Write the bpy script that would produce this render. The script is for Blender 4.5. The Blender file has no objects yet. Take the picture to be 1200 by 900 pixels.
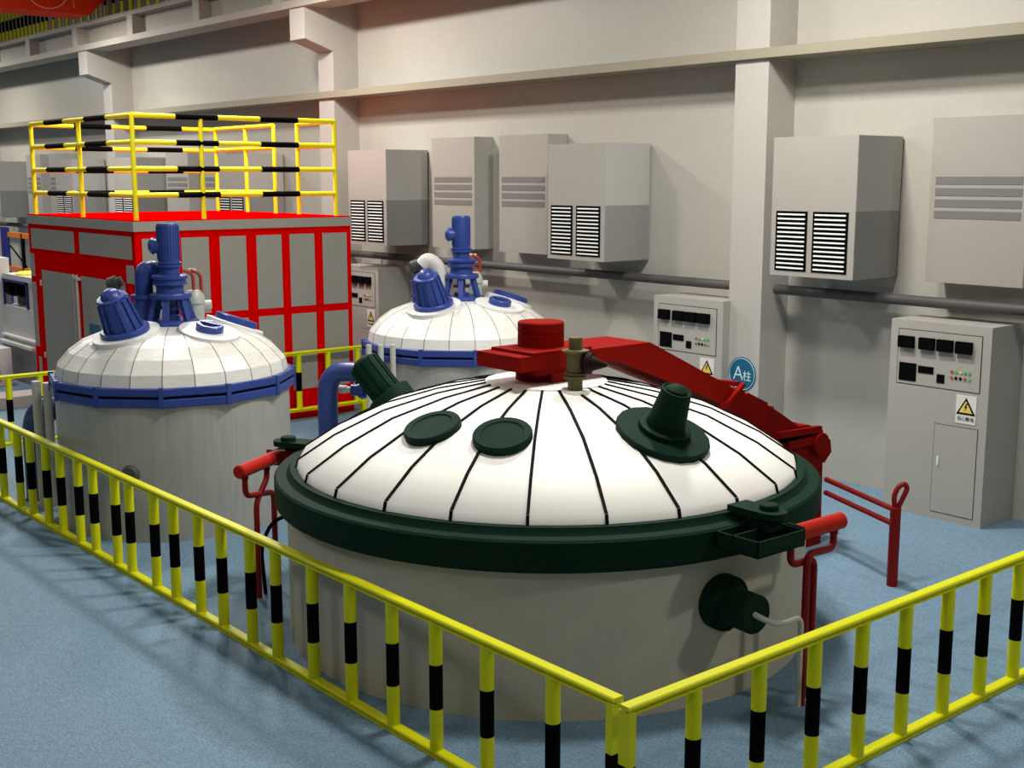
import bpy, math, random
from math import sin, cos, pi, radians as rad
from mathutils import Vector, Matrix
random.seed(7)
SC = bpy.context.scene
COL = SC.collection

# ------------------------------------------------------------------ materials
def srgb(r, g, b):
    f = lambda c: (c/255/12.92) if c/255 <= .04045 else ((c/255+.055)/1.055)**2.4
    return (f(r), f(g), f(b), 1)

def mat(name, rgb, rough=.5, metal=0.0, spec=.5, noise=0.0, scale=8.0, stretch=(1, 1, 1), bump=0.0, bscale=60.0, coat=0.0):
    m = bpy.data.materials.new(name); m.use_nodes = True
    nt = m.node_tree; b = nt.nodes['Principled BSDF']
    c = srgb(*rgb)
    b.inputs['Base Color'].default_value = c
    b.inputs['Roughness'].default_value = rough
    b.inputs['Metallic'].default_value = metal
    b.inputs['Specular IOR Level'].default_value = spec
    b.inputs['Coat Weight'].default_value = coat
    if noise or bump:
        tc = nt.nodes.new('ShaderNodeTexCoord'); mp = nt.nodes.new('ShaderNodeMapping')
        mp.inputs['Scale'].default_value = stretch
        nt.links.new(tc.outputs['Object'], mp.inputs['Vector'])
    if noise:
        n = nt.nodes.new('ShaderNodeTexNoise'); n.inputs['Scale'].default_value = scale
        n.inputs['Detail'].default_value = 6; n.inputs['Roughness'].default_value = .65
        nt.links.new(mp.outputs['Vector'], n.inputs['Vector'])
        r = nt.nodes.new('ShaderNodeValToRGB')
        r.color_ramp.elements[0].position = .3; r.color_ramp.elements[1].position = .7
        r.color_ramp.elements[0].color = tuple(v*(1-noise) for v in c[:3])+(1,)
        r.color_ramp.elements[1].color = tuple(min(1, v*(1+noise)) for v in c[:3])+(1,)
        nt.links.new(n.outputs['Fac'], r.inputs['Fac'])
        nt.links.new(r.outputs['Color'], b.inputs['Base Color'])
    if bump:
        n2 = nt.nodes.new('ShaderNodeTexNoise'); n2.inputs['Scale'].default_value = bscale
        n2.inputs['Detail'].default_value = 3
        nt.links.new(mp.outputs['Vector'], n2.inputs['Vector'])
        bp = nt.nodes.new('ShaderNodeBump'); bp.inputs['Strength'].default_value = bump
        bp.inputs['Distance'].default_value = .01
        nt.links.new(n2.outputs['Fac'], bp.inputs['Height'])
        nt.links.new(bp.outputs['Normal'], b.inputs['Normal'])
    return m

WALL = mat('wall_paint', (175, 171, 161), rough=.42, spec=.35, noise=.03, scale=14, bump=.25, bscale=90)
COLM = mat('column_paint', (174, 169, 161), rough=.6, noise=.02, scale=10)
LEDGE = mat('ledge_paint', (142, 134, 115), rough=.65, noise=.04, scale=8)
BEAM = mat('beam_paint', (158, 151, 140), rough=.65, noise=.04, scale=6)
FLOOR = mat('floor_epoxy', (119, 147, 167), rough=.65, spec=.2, noise=.12, scale=14)
# two scales of mottling on the floor
nt = FLOOR.node_tree
b = nt.nodes['Principled BSDF']; ramp = [n for n in nt.nodes if n.type == 'VALTORGB'][0]
mp = [n for n in nt.nodes if n.type == 'MAPPING'][0]
n3 = nt.nodes.new('ShaderNodeTexNoise'); n3.inputs['Scale'].default_value = 65; n3.inputs['Detail'].default_value = 4
nt.links.new(mp.outputs['Vector'], n3.inputs['Vector'])
r3 = nt.nodes.new('ShaderNodeValToRGB')
r3.color_ramp.elements[0].position = .38; r3.color_ramp.elements[0].color = (.64, .67, .70, 1)
r3.color_ramp.elements[1].position = .68; r3.color_ramp.elements[1].color = (1.12, 1.12, 1.12, 1)
nt.links.new(n3.outputs['Fac'], r3.inputs['Fac'])
mx = nt.nodes.new('ShaderNodeMix'); mx.data_type = 'RGBA'; mx.blend_type = 'MULTIPLY'
mx.inputs['Factor'].default_value = 1
nt.links.new(ramp.outputs['Color'], mx.inputs['A']); nt.links.new(r3.outputs['Color'], mx.inputs['B'])
nt.links.new(mx.outputs['Result'], b.inputs['Base Color'])

CONC = mat('vessel_shell', (186, 179, 164), rough=.75, noise=.07, scale=5, stretch=(1, 1, .8))
SHELL = mat('brushed_shell', (168, 166, 158), rough=.5, metal=.15, noise=.10, scale=7, stretch=(3, 3, .25))
WHITE = mat('white_enamel', (250, 248, 240), rough=.55, spec=.3, noise=.015, scale=4)
STEEL = mat('brushed_dome', (232, 230, 222), rough=.3, metal=.1, noise=.08, scale=9, stretch=(1, 1, 7), bump=.12, bscale=120)
PAD = mat('pad_plate', (224, 223, 220), rough=.45, noise=.03)
GREEN = mat('dark_green', (14, 42, 29), rough=.65, spec=.08, noise=.05, scale=5)
GREEN2 = mat('green_edge', (70, 105, 88), rough=.6)
BLUE = mat('blue_paint', (46, 67, 137), rough=.35, spec=.4, noise=.06, scale=9)
DBLUE = mat('deep_blue_pipe', (42, 60, 118), rough=.35)
INDIGO = mat('indigo_post', (28, 28, 112), rough=.5)
RED = mat('red_paint', (216, 0, 0), rough=.9, spec=0)
RED2 = mat('arm_red', (128, 13, 4), rough=.65, spec=.05, noise=.04)
DRED = mat('pipe_red', (126, 18, 12), rough=.5, spec=.2)
BRED = mat('cylinder_red', (176, 26, 12), rough=.55, spec=.2)
YEL = mat('yellow_paint', (218, 218, 0), rough=.35, spec=.25)
YELR = mat('yellow_rail', (240, 222, 28), rough=.5, spec=.25)
BLK = mat('black_paint', (4, 4, 5), rough=.8, spec=.05)
SEAM = mat('seam_black', (8, 8, 8), rough=.8, spec=.1)
SEAMG = mat('seam_grey', (120, 118, 110), rough=.6)
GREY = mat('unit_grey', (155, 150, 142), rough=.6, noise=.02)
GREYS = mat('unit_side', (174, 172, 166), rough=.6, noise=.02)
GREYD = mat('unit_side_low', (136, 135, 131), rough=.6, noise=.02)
SLOT = mat('slot_grey', (112, 108, 105), rough=.7)
SLAT = mat('slat_white', (240, 240, 236), rough=.5)
CAB = mat('cabinet_grey', (162, 158, 150), rough=.6, noise=.015)
PANEL = mat('panel_grey', (150, 146, 137), rough=.65, noise=.05, scale=20)
PIPE = mat('dark_pipe', (70, 68, 66), rough=.6)
OLIVE = mat('olive_valve', (92, 84, 44), rough=.55)
MAROON = mat('handwheel_brown', (34, 14, 14), rough=.7, spec=.1)
TEAL = mat('teal_sign', (8, 92, 122), rough=.5)
INK = mat('sign_white', (214, 232, 236), rough=.6)
PAPER = mat('paper', (214, 210, 202), rough=.7)
HAZ = mat('hazard_yellow', (222, 192, 92), rough=.6)
PALE = mat('pale_hose', (188, 184, 172), rough=.5)
POSTG = mat('standpipe_grey', (186, 186, 176), rough=.55, noise=.06, stretch=(4, 4, .5))
ORNG = mat('crane_orange', (206, 50, 14), rough=.7, spec=.08, noise=.08, scale=1.5)
CHALK = mat('decal_line', (224, 150, 130), rough=.6)
OBEAM = mat('rack_orange', (210, 112, 34), rough=.5)
MACH = mat('machine_white', (206, 202, 196), rough=.5)
MGREY = mat('machine_plinth', (146, 132, 130), rough=.6, noise=.06, scale=20)
LRED = mat('lamp_red', (176, 66, 66), rough=.5)
LGRN = mat('lamp_green', (84, 170, 96), rough=.5)
CURB = mat('curb_pink', (176, 162, 156), rough=.7)
RUST = mat('copper_red', (160, 58, 36), rough=.45)
LGREY = mat('vessel_grey', (176, 180, 172), rough=.35)
DKG = mat('dark_cap', (48, 50, 46), rough=.6)

# ------------------------------------------------------------------ mesh builder
class MB:
    def __init__(s, M=None):
        s.v = []; s.f = []; s.mi = []; s.M = M or Matrix.Identity(4); s.cm = 0
    def _add(s, vs, fs, mi=None):
        o = len(s.v)
        s.v += [s.M @ Vector(p) for p in vs]
        s.f += [tuple(o+i for i in f) for f in fs]
        s.mi += [s.cm if mi is None else mi]*len(fs)
        return s
    def box(s, x0, x1, y0, y1, z0, z1, mi=None):
        vs = [(x, y, z) for z in (z0, z1) for y in (y0, y1) for x in (x0, x1)]
        return s._add(vs, [(0, 2, 3, 1), (4, 5, 7, 6), (0, 1, 5, 4), (2, 6, 7, 3), (0, 4, 6, 2), (1, 3, 7, 5)], mi)
    def bar(s, p0, p1, w, h, mi=None, up=(0, 0, 1)):
        p0 = Vector(p0); p1 = Vector(p1); d = (p1-p0).normalized(); u = Vector(up)
        a = d.cross(u)
        if a.length < 1e-4: a = d.cross(Vector((1, 0, 0)))
        a.normalize(); c = a.cross(d)
        vs = []
        for p in (p0, p1):
            for i, j in ((-1, -1), (1, -1), (1, 1), (-1, 1)): vs.append(p+a*i*w/2+c*j*h/2)
        return s._add(vs, [(0, 1, 2, 3), (7, 6, 5, 4), (0, 4, 5, 1), (1, 5, 6, 2), (2, 6, 7, 3), (3, 7, 4, 0)], mi)
    def cyl(s, p0, p1, r0, r1=None, n=20, mi=None, caps=True):
        r1 = r0 if r1 is None else r1
        p0 = Vector(p0); p1 = Vector(p1); d = (p1-p0).normalized()
        a = d.orthogonal().normalized(); b = d.cross(a)
        vs = [p0+(a*cos(2*pi*i/n)+b*sin(2*pi*i/n))*r0 for i in range(n)]
        vs += [p1+(a*cos(2*pi*i/n)+b*sin(2*pi*i/n))*r1 for i in range(n)]
        fs = [(i, (i+1) % n, n+(i+1) % n, n+i) for i in range(n)]
        if caps: fs += [tuple(range(n-1, -1, -1)), tuple(range(n, 2*n))]
        return s._add(vs, fs, mi)
    def lathe(s, prof, n=32, c=(0, 0), a0=0.0, mi=None):
        # prof: (r, z) pairs; closed at r = 0 ends
        vs = []; rows = []
        for r, z in prof:
            if r < 1e-6:
                rows.append([len(vs)]); vs.append((c[0], c[1], z))
            else:
                rows.append(list(range(len(vs), len(vs)+n)))
                vs += [(c[0]+r*cos(a0+2*pi*i/n), c[1]+r*sin(a0+2*pi*i/n), z) for i in range(n)]
        fs = []
        for A, B in zip(rows, rows[1:]):
            for i in range(n):
                j = (i+1) % n
                if len(A) == 1 and len(B) == 1: continue
                if len(A) == 1: fs.append((A[0], B[j], B[i]))
                elif len(B) == 1: fs.append((A[i], A[j], B[0]))
                else: fs.append((A[i], A[j], B[j], B[i]))
        return s._add(vs, fs, mi)
    def tube(s, pts, r, n=12, bend=0.0, mi=None, seg=5):
        P = [Vector(p) for p in pts]
        if bend:
            Q = [P[0]]
            for i in range(1, len(P)-1):
                a = P[i-1]-P[i]; b = P[i+1]-P[i]
                t = min(bend, a.length*.49, b.length*.49)
                A = P[i]+a.normalized()*t; B = P[i]+b.normalized()*t
                for k in range(seg+1):
                    u = k/seg; Q.append(A*(1-u)**2+P[i]*2*u*(1-u)+B*u*u)
            Q.append(P[-1]); P = Q
        T = [(P[min(i+1, len(P)-1)]-P[max(i-1, 0)]).normalized() for i in range(len(P))]
        a = T[0].orthogonal().normalized(); vs = []
        for i, p in enumerate(P):
            a = (a-T[i]*a.dot(T[i])).normalized(); b = T[i].cross(a)
            vs += [p+(a*cos(2*pi*k/n)+b*sin(2*pi*k/n))*r for k in range(n)]
        fs = []
        for i in range(len(P)-1):
            for k in range(n): fs.append((i*n+k, i*n+(k+1) % n, (i+1)*n+(k+1) % n, (i+1)*n+k))
        fs += [tuple(range(n-1, -1, -1)), tuple(range((len(P)-1)*n, len(P)*n))]
        return s._add(vs, fs, mi)
    def prism(s, poly, z0, z1, mi=None, axes='xyz'):
        # poly in the first two axes, extruded along the third
        def P(a, b, c):
            d = dict(zip(axes, (a, b, c))); return (d['x'], d['y'], d['z'])
        n = len(poly)
        vs = [P(a, b, z0) for a, b in poly]+[P(a, b, z1) for a, b in poly]
        fs = [tuple(range(n-1, -1, -1)), tuple(range(n, 2*n))]+[(i, (i+1) % n, n+(i+1) % n, n+i) for i in range(n)]
        return s._add(vs, fs, mi)
    def build(s, name, mats, parent=None, smooth=32):
        me = bpy.data.meshes.new(name)
        org = Vector((0, 0, 0))
        me.from_pydata([tuple(p) for p in s.v], [], s.f)
        import bmesh
        bm = bmesh.new(); bm.from_mesh(me)
        for f, i in zip(bm.faces, s.mi): f.material_index = i
        bmesh.ops.recalc_face_normals(bm, faces=bm.faces[:])
        bm.to_mesh(me); bm.free()
        for m in (mats if isinstance(mats, (list, tuple)) else [mats]): me.materials.append(m)
        if smooth:
            for p in me.polygons: p.use_smooth = True
            me.set_sharp_from_angle(angle=rad(smooth))
        me.update()
        o = bpy.data.objects.new(name, me); COL.objects.link(o)
        if parent is not None: o.parent = parent
        return o

def tag(o, label, cat, group=None, kind=None):
    o['label'] = label
    if cat: o['category'] = cat
    if group: o['group'] = group
    if kind: o['kind'] = kind
    return o
def thing(name, label, cat, loc=(0, 0, 0), rz=0, group=None):
    o = bpy.data.objects.new(name, None); COL.objects.link(o)
    o.location = loc; o.rotation_euler = (0, 0, rz); o.empty_display_size = .2
    return tag(o, label, cat, group)
def struct(o, label=None):
    o['kind'] = 'structure'
    if label: o['label'] = label
    return o
def kids(o): return list(o.children)
def copy_tree(o, parent=None):
    c = o.copy(); COL.objects.link(c)
    if parent is not None: c.parent = parent
    for ch in kids(o): copy_tree(ch, c)
    return c
def dup(o, loc, label, group=None, rz=None):
    c = copy_tree(o); c.location = loc; c['label'] = label
    if rz is not None: c.rotation_euler = (0, 0, rz)
    if group: c['group'] = group
    return c
def text_mesh(body, size, name, m, parent, loc, rot=(pi/2, 0, 0), depth=.002):
    cu = bpy.data.curves.new('lettering', 'FONT'); cu.body = body; cu.size = size
    cu.offset = -.003 if size > .2 else 0; cu.align_x = 'CENTER'; cu.align_y = 'CENTER'; cu.extrude = depth
    t = bpy.data.objects.new('lettering', cu); COL.objects.link(t)
    bpy.context.view_layer.update()
    dg = bpy.context.evaluated_depsgraph_get()
    me = bpy.data.meshes.new_from_object(t.evaluated_get(dg))
    bpy.data.objects.remove(t)
    me.materials.clear(); me.materials.append(m)
    o = bpy.data.objects.new(name, me); COL.objects.link(o)
    o.parent = parent; o.location = loc; o.rotation_euler = rot
    return o

# ------------------------------------------------------------------ the setting
YW = 11.664
struct(MB().box(-46, 8, -8, YW, -.1, 0).build('floor', FLOOR, smooth=0), 'blue grey mottled epoxy floor')
struct(MB().box(-46, 8, YW, YW+.3, 0, 12).build('wall_back', WALL, smooth=0), 'long off-white painted factory wall')

def column(n, xr, corbel, label):
    x0 = xr-.47
    m = MB().box(x0, xr, 11.18, YW, 0, 12)
    if corbel:
        m.prism([(11.18, 5.45), (10.72, 5.60), (10.66, 5.62), (10.66, 6.12), (11.18, 6.12)], x0, xr, axes='yzx')
    struct(m.build('trim_%d' % n, COLM, smooth=0), label)
column(1, -8.912, False, 'pale concrete column with the round blue sign')
column(2, -17.88, True, 'pale column with corbel beside the red enclosure')
column(3, -27.0, True, 'pale column with corbel behind the enclosure railing')
column(4, -36.1, True, 'pale column at the far left end of the wall')
column(5, -2.0, True, 'pale column beyond the right edge')
struct(MB().box(-46, 8, 11.125, YW, 4.704, 4.812).build('trim_6', LEDGE, smooth=0), 'long beige ledge running along the wall')

# crane runway beam
t = thing('crane_runway_beam', 'pale steel crane beam with stiffeners resting on the column corbels', 'beam', (0, 0, 0))
MB().box(-46, -4, 10.62, 11.12, 6.12, 6.24).build('flange', BEAM, t, smooth=0)
MB().box(-46, -4, 10.62, 11.12, 6.62, 6.71).build('flange', BEAM, t, smooth=0)
MB().box(-46, -4, 10.86, 10.90, 6.24, 6.62).build('web', BEAM, t, smooth=0)
x = -36.4
st = None
while x < -14:
    if st is None:
        st = MB().box(-.13, .13, -.24, .24, 6.24, 6.62).build('stiffener', BEAM, t, smooth=0); o = st
    else:
        o = st.copy(); COL.objects.link(o); o.parent = t
    o.location = (x, 10.865, 0); x += 2.95

# crane rail fence on the beam (yellow posts with black bands)
t = thing('runway_guard_fence', 'dense yellow and black striped fence standing on the crane beam', 'fence', (0, 11.08, 6.71))
MB().bar((-38, 0, .88), (-19, 0, .88), .05, .05).build('top_rail', YEL, t, smooth=0)
MB().bar((-38, 0, .03), (-19, 0, .03), .06, .05).build('bottom_rail', YEL, t, smooth=0)
pm = None; x = -37.4
def banded_post(r, h, b0, b1, n=10, yel=YEL, ry=None):
    m = MB()
    m.cyl((0, 0, 0), (0, 0, b0), r, n=n, mi=0); m.cyl((0, 0, b0), (0, 0, b1), r*1.002, n=n, mi=1); m.cyl((0, 0, b1), (0, 0, h), r, n=n, mi=0)
    return m
while x < -19.2:
    if pm is None:
        pm = banded_post(.036, .88, .37, .63, 8).build('post', [YEL, BLK], t); o = pm
    else:
        o = pm.copy(); COL.objects.link(o); o.parent = t
    o.location = (x, 0, 0); x += .28 if x < -30.5 else .44

# overhead crane girder
t = thing('overhead_crane_girder', 'orange overhead crane girder with thin curved decal lines at the top left', 'crane', (-26.1, 0, 6.75))
m = MB(); m.prism([(-2, 0), (10.42, 0), (11.0, .55), (11.0, 1.1), (-2, 1.1)], -.9, 0, axes='yzx')
m.build('girder', ORNG, t, smooth=0)
pts = [(.006, 9.55+.42*cos(a), .42+.36*sin(a)) for a in [pi+i*pi/14 for i in range(15)]]
MB().tube(pts, .012, 6).build('decal_ring', CHALK, t)
MB().tube([(.006, 9.98, .9), (.006, 10.1, .12)], .010, 6).build('decal_line', CHALK, t)
m = MB()
m.box(-.65, -.25, 10.45, 10.95, 1.1, 1.3)
m.build('end_carriage', PIPE, t, smooth=0)

# ------------------------------------------------------------------ wall units
def louvre_unit():
    t = thing('air_conditioner_unit', '', 'air conditioner', (0, 0, 0), group='louvred boxes hung along the wall')
    w, d, h = 1.062, .79, 1.468
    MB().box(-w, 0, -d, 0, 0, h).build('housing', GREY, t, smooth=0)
    for z in (.25, 1.1): MB().box(-w+.1, -.1, 0, .0245, z, z+.06).build('wall_bracket', PIPE, t, smooth=0)
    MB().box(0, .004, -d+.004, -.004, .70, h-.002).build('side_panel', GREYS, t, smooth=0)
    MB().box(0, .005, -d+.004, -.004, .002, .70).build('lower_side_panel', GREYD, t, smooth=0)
    for u0, u1 in ((.065, .475), (.545, .985)):
        x0 = -w+u0*1.0; x1 = -w+u1*1.0
        g = MB().box(x0, x1, -d-.006, -d+.01, .055, .69).build('grille', BLK, t, smooth=0)
        m = MB()
        for k in range(13):
            z = .072+k*.0475
            m.prism([(-d-.014, z+.006), (-d-.006, z+.007), (-d-.006, z+.022), (-d-.014, z+.021)], x0+.028, x1-.028, axes='yzx')
        m.build('slat_set', SLAT, g, smooth=0)
    return t
AC = [(-7.482, 'grey louvred air conditioner right of the column with the blue sign'),
      (-11.130, 'grey louvred air conditioner nearest on the left of the blue sign column'),
      (-15.922, 'grey louvred air conditioner tinted pink just right of the red enclosure railing'),
      (-20.42, 'grey louvred air conditioner seen through the right half of the enclosure railing'),
      (-25.3, 'grey louvred air conditioner seen through the railing left of its middle corner post'),
      (-28.75, 'grey louvred air conditioner seen through the left side of the enclosure railing'),
      (-33.9, 'grey louvred air conditioner at the far left edge of the picture')]
ac0 = louvre_unit()
for i, (x, l) in enumerate(AC):
    o = ac0 if i == 0 else copy_tree(ac0)
    o.location = (x, YW-.025, 2.36); o['label'] = l

def slot_unit():
    t = thing('ventilation_box', '', 'vent box', (0, 0, 0), group='flat slotted boxes hung along the wall')
    w, d, h = 1.035, .35, 1.63
    MB().box(-w, 0, -d, 0, 0, h).build('housing', GREY, t, smooth=0)
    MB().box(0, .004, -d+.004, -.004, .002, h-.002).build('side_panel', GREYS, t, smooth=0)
    for k in range(4):
        z = .64+k*.112
        MB().box(-w+.06, -.06, -d-.004, -d+.01, z, z+.076).build('slot', SLOT, t, smooth=0)
    return t
SL = [(-5.90, 'large flat grey box with four slots at the right edge of the picture'),
      (-12.721, 'flat grey slotted box partly behind the nearer louvred unit, mid wall'),
      (-14.330, 'flat grey slotted box directly above the rear blue motor'),
      (-22.05, 'flat grey slotted box behind the railing, right one of a pair'),
      (-23.68, 'flat grey slotted box behind the railing, left one of a pair'),
      (-30.45, 'far flat grey slotted box seen through the leftmost railing bay'),
      (-32.08, 'farthest flat grey slotted box beside the railing corner post')]
s0 = slot_unit()
for i, (x, l) in enumerate(SL):
    o = s0 if i == 0 else copy_tree(s0)
    o.location = (x, YW, 2.36); o['label'] = l

# dark pipe runs along the wall
for x0, x1, l in ((-8.88, 8, 'dark grey pipe on the wall right of the blue sign column'),
                  (-17.85, -9.38, 'dark grey pipe on the wall behind the central vessels'),
                  (-26.9, -18.36, 'dark grey pipe on the wall behind the red enclosure'),
                  (-36.0, -27.6, 'dark grey pipe on the wall at the far left')):
    m = MB().cyl((x0, 0, 0), (x1, 0, 0), .056, n=16)
    t = thing('wall_pipe', l, 'pipe', (0, 11.40, 2.145), group='pipe runs along the wall')
    m.build('pipe', PIPE, t)
    m = MB(); x = x0+.6
    while x < x1-.3:
        m.box(x-.02, x+.02, -.03, YW-11.40, -.02, .02); x += 2.8
    m.build('bracket', PIPE, t, smooth=0)

# control cabinets
def cabinet():
    t = thing('control_cabinet', '', 'cabinet', (0, 0, 0), group='control cabinets along the wall')
    w, d, h = 1.10, .60, 1.985
    MB().box(0, w, 0, d, 0, h).build('body', CAB, t, smooth=0)
    def frame(m, x0, x1, z0, z1, k=.006):
        m.box(x0-k, x0, -.003, .01, z0, z1); m.box(x1, x1+k, -.003, .01, z0, z1)
        m.box(x0-k, x1+k, -.003, .01, z0-k, z0); m.box(x0-k, x1+k, -.003, .01, z1, z1+k)
    p = MB().box(.095, 1.003, -.006, .01, 1.34, 1.888).build('instrument_panel', CAB, t, smooth=0)
    m = MB(); frame(m, .095, 1.003, 1.34, 1.888, .007); m.build('gasket', SEAM, p, smooth=0)
    dials = ((.11, .279), (.344, .508), (.543, .708), (.745, .912))
    for a, b in dials:
        g = MB().box(a, b, -.05, 0, 1.708, 1.825).build('meter', BLK, t, smooth=0)
    MB().box(.118, .313, -.012, 0, 1.37, 1.552).build('display', BLK, t, smooth=0)
    MB().box(.333, .505, -.012, 0, 1.466, 1.537).build('display', BLK, t, smooth=0)
    MB().box(.545, .629, -.012, 0, 1.389, 1.475).build('switch', BLK, t, smooth=0)
    cols = ((LRED, LGRN, HAZ, LGRN, LGRN), (LRED, BLK, BLK, LRED, LGRN))
    for r, z in enumerate((1.519, 1.458)):
        for k in range(5):
            MB().cyl((.706+k*.047, -.014, z), (.706+k*.047, 0, z), .015, n=12).build('indicator', cols[r][k], t)
    q = MB().box(.768, .984, -.005, 0, 1.018, 1.30).build('warning_label', PAPER, t, smooth=0)
    MB().prism([(.776, 1.110), (.978, 1.110), (.877, 1.278)], -.008, -.005, axes='xzy').build('triangle_border', BLK, q, smooth=0)
    MB().prism([(.806, 1.128), (.948, 1.128), (.877, 1.246)], -.010, -.008, axes='xzy').build('triangle_fill', HAZ, q, smooth=0)
    MB().prism([(.884, 1.225), (.862, 1.180), (.877, 1.184), (.866, 1.145), (.893, 1.192), (.877, 1.188), (.898, 1.222)], -.012, -.010, axes='xzy').build('bolt', BLK, q, smooth=0)
    m = MB(); frame(m, .786, .97, 1.040, 1.088, .002); m.build('caption_frame', BLK, q, smooth=0)
    text_mesh('\u5f53\u5fc3\u89e6\u7535', .046, 'caption', BLK, q, (.878, -.006, 1.064), depth=.001)
    dr = MB().box(.552, 1.012, -.006, .01, .08, .975).build('door', CAB, t, smooth=0)
    m = MB(); frame(m, .552, 1.012, .08, .975, .005); m.build('gasket', SEAM, dr, smooth=0)
    MB().box(.60, .615, -.016, -.006, .56, .65).build('door_handle', SLAT, dr, smooth=0)
    return t
c0 = cabinet()
for i, (x, l) in enumerate(((-7.13, 'grey control cabinet standing alone right of the blue sign column'),
                            (-10.46, 'grey control cabinet behind the red arm, left of the blue sign column'),
                            (-17.59, 'reddish lit grey control cabinet just right of the red enclosure'))):
    o = c0 if i == 0 else copy_tree(c0)
    o.location = (x, 11.057, 0); o['label'] = l

# round sign on the column
t = thing('round_column_sign', 'round blue sign reading A and a character on the pale column', 'sign', (-9.15, 11.18, 1.15))
MB().cyl((0, -.008, 0), (0, 0, 0), .20, n=48).build('plate', TEAL, t)
m = MB(); m.tube([(.183*cos(a), -.009, .183*sin(a)) for a in [i*2*pi/48 for i in range(49)]], .003, 6).build('ring', INK, t)
text_mesh('A', .235, 'letter', INK, t, (-.055, -.010, .0), depth=.001)
text_mesh('\u67f1', .125, 'letter', INK, t, (.075, -.010, -.025), depth=.001)

# ------------------------------------------------------------------ the red enclosure
X1 = -15.28; X0 = -19.2; Y0 = 6.52; Y1 = 9.78
t = thing('red_enclosure', 'large red framed enclosure with grey panels and a railed flat roof', 'enclosure', (X1, Y0, 0))
L = MB(Matrix.Translation((-X1, -Y0, 0)))
L.box(X0+.04, X1-.02, Y0+.02, Y1, 0, 2.72); L.build('shell', RED, t, smooth=0)
m = MB(Matrix.Translation((-X1, -Y0, 0))); m.box(X0, X1+.012, Y0-.012, Y1+.012, 2.72, 2.845); m.build('roof_band', PANEL, t, smooth=0)
m = MB(Matrix.Translation((-X1, -Y0, 0))); m.box(X0+.01, X1, Y0, Y1, 2.845, 2.862); m.build('roof', RED, t, smooth=0)
def fpanel(x0, x1, z0, z1, name='panel'):
    m = MB(Matrix.Translation((-X1, -Y0, 0))); m.box(x0, x1, Y0-.004, Y0+.03, z0, z1); return m.build(name, PANEL, t, smooth=0)
def rpanel(y0, y1, z0, z1, name='panel'):
    m = MB(Matrix.Translation((-X1, -Y0, 0))); m.box(X1-.03, X1+.004, y0, y1, z0, z1); return m.build(name, PANEL, t, smooth=0)
m = MB(Matrix.Translation((-X1, -Y0, 0)))
m.box(X0+.03, X1, Y0, Y0+.02, 2.05, 2.72); m.box(X0+.03, X0+.5, Y0, Y0+.02, 0, 2.05); m.box(X1-.35, X1, Y0, Y0+.02, 0, 2.05); m.box(-17.29, -17.12, Y0, Y0+.02, 0, 2.05)
m.build('front_frame', RED, t, smooth=0)
fpanel(-19.06, -17.35, 2.355, 2.655); fpanel(-17.14, -15.37, 2.355, 2.655)
for x0, x1 in ((-18.70, -17.27), (-17.15, -15.65)):
    d = fpanel(x0, x1, .1, 2.045, 'door')
    if x0 < -18:
        for z in (.76, 1.85):
            MB(Matrix.Translation((-X1, -Y0, 0))).cyl((x0-.03, Y0-.015, z-.04), (x0-.03, Y0-.015, z+.04), .016, n=10).build('hinge', CURB, d)
        m = MB(Matrix.Translation((-X1, -Y0, 0))); m.cyl((-17.20, Y0-.05, .9), (-17.20, Y0-.05, 2.06), .018, n=10)
        m.cyl((-17.32, Y0-.05, .9), (-17.32, Y0-.05, 2.06), .012, n=8)
        for z in (.95, 2.0): m.box(-17.33, -17.17, Y0-.06, Y0, z-.02, z+.02)
        m.build('lock_rod', CURB, d)
    else:
        MB(Matrix.Translation((-X1, -Y0, 0))).box(-16.92, -16.56, Y0-.012, Y0-.004, 1.24, 1.40).build('name_plate', TEAL, d, smooth=0)
fpanel(-15.57, -15.33, 2.045, 2.28); fpanel(-19.16, -18.99, 1.93, 2.27); fpanel(-19.15, -18.98, .86, 1.84); fpanel(-19.05, -18.93, .1, .70)
for y0, y1 in ((6.62, 7.02), (7.16, 7.55), (7.71, 8.10), (8.257, 8.646), (8.774, 9.172), (9.305, 9.71)):
    rpanel(y0, y1, 1.612, 2.626); rpanel(y0, y1, .42, 1.508)
m = MB(Matrix.Translation((-X1, -Y0, 0))); m.box(X1-.03, X1+.001, Y0, Y1, 0, 2.72); m.build('side_frame', RED, t, smooth=0)

# roof railing: a thing standing on the enclosure
rx0, rx1, ry0, ry1 = -18.97, -15.32, 6.58, 9.57
t = thing('roof_railing', 'yellow and black striped railing around the red enclosure roof', 'railing', (rx1, ry0, 2.862))
W = Matrix.Translation((-rx1, -ry0, -2.862))
def seg_rail(p0, p1, bands, name='rail'):
    p0 = Vector(p0); p1 = Vector(p1); m = MB(W); d = p1-p0
    cuts = sorted(set([0, 1]+[b for ab in bands for b in ab]))
    for a, b in zip(cuts, cuts[1:]):
        blk = any(abs(a-ab[0]) < 1e-6 for ab in bands)
        m.cyl(p0+d*a, p0+d*b, .038 if blk else .033, n=10, mi=1 if blk else 0)
    m.build(name, [YELR, BLK], t)
for z in (4.185, 3.85, 3.515, 3.18):
    seg_rail((rx0, ry0, z), (rx1, ry0, z), [(.17, .37), (.585, .785)])
    seg_rail((rx1, ry0, z), (rx1, ry1, z), [(.195, .395), (.605, .80)])
    seg_rail((rx0, ry0, z-.01), (rx0, ry1, z-.01), [(.215, .41), (.60, .80)])
    if z > 3.6 or z < 3.3:
        seg_rail((rx0, ry1, z), (-17.05, ry1, z), [])
    if z > 3.6: seg_rail((-16.35, ry1, z), (rx1, ry1, z), [])
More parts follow.
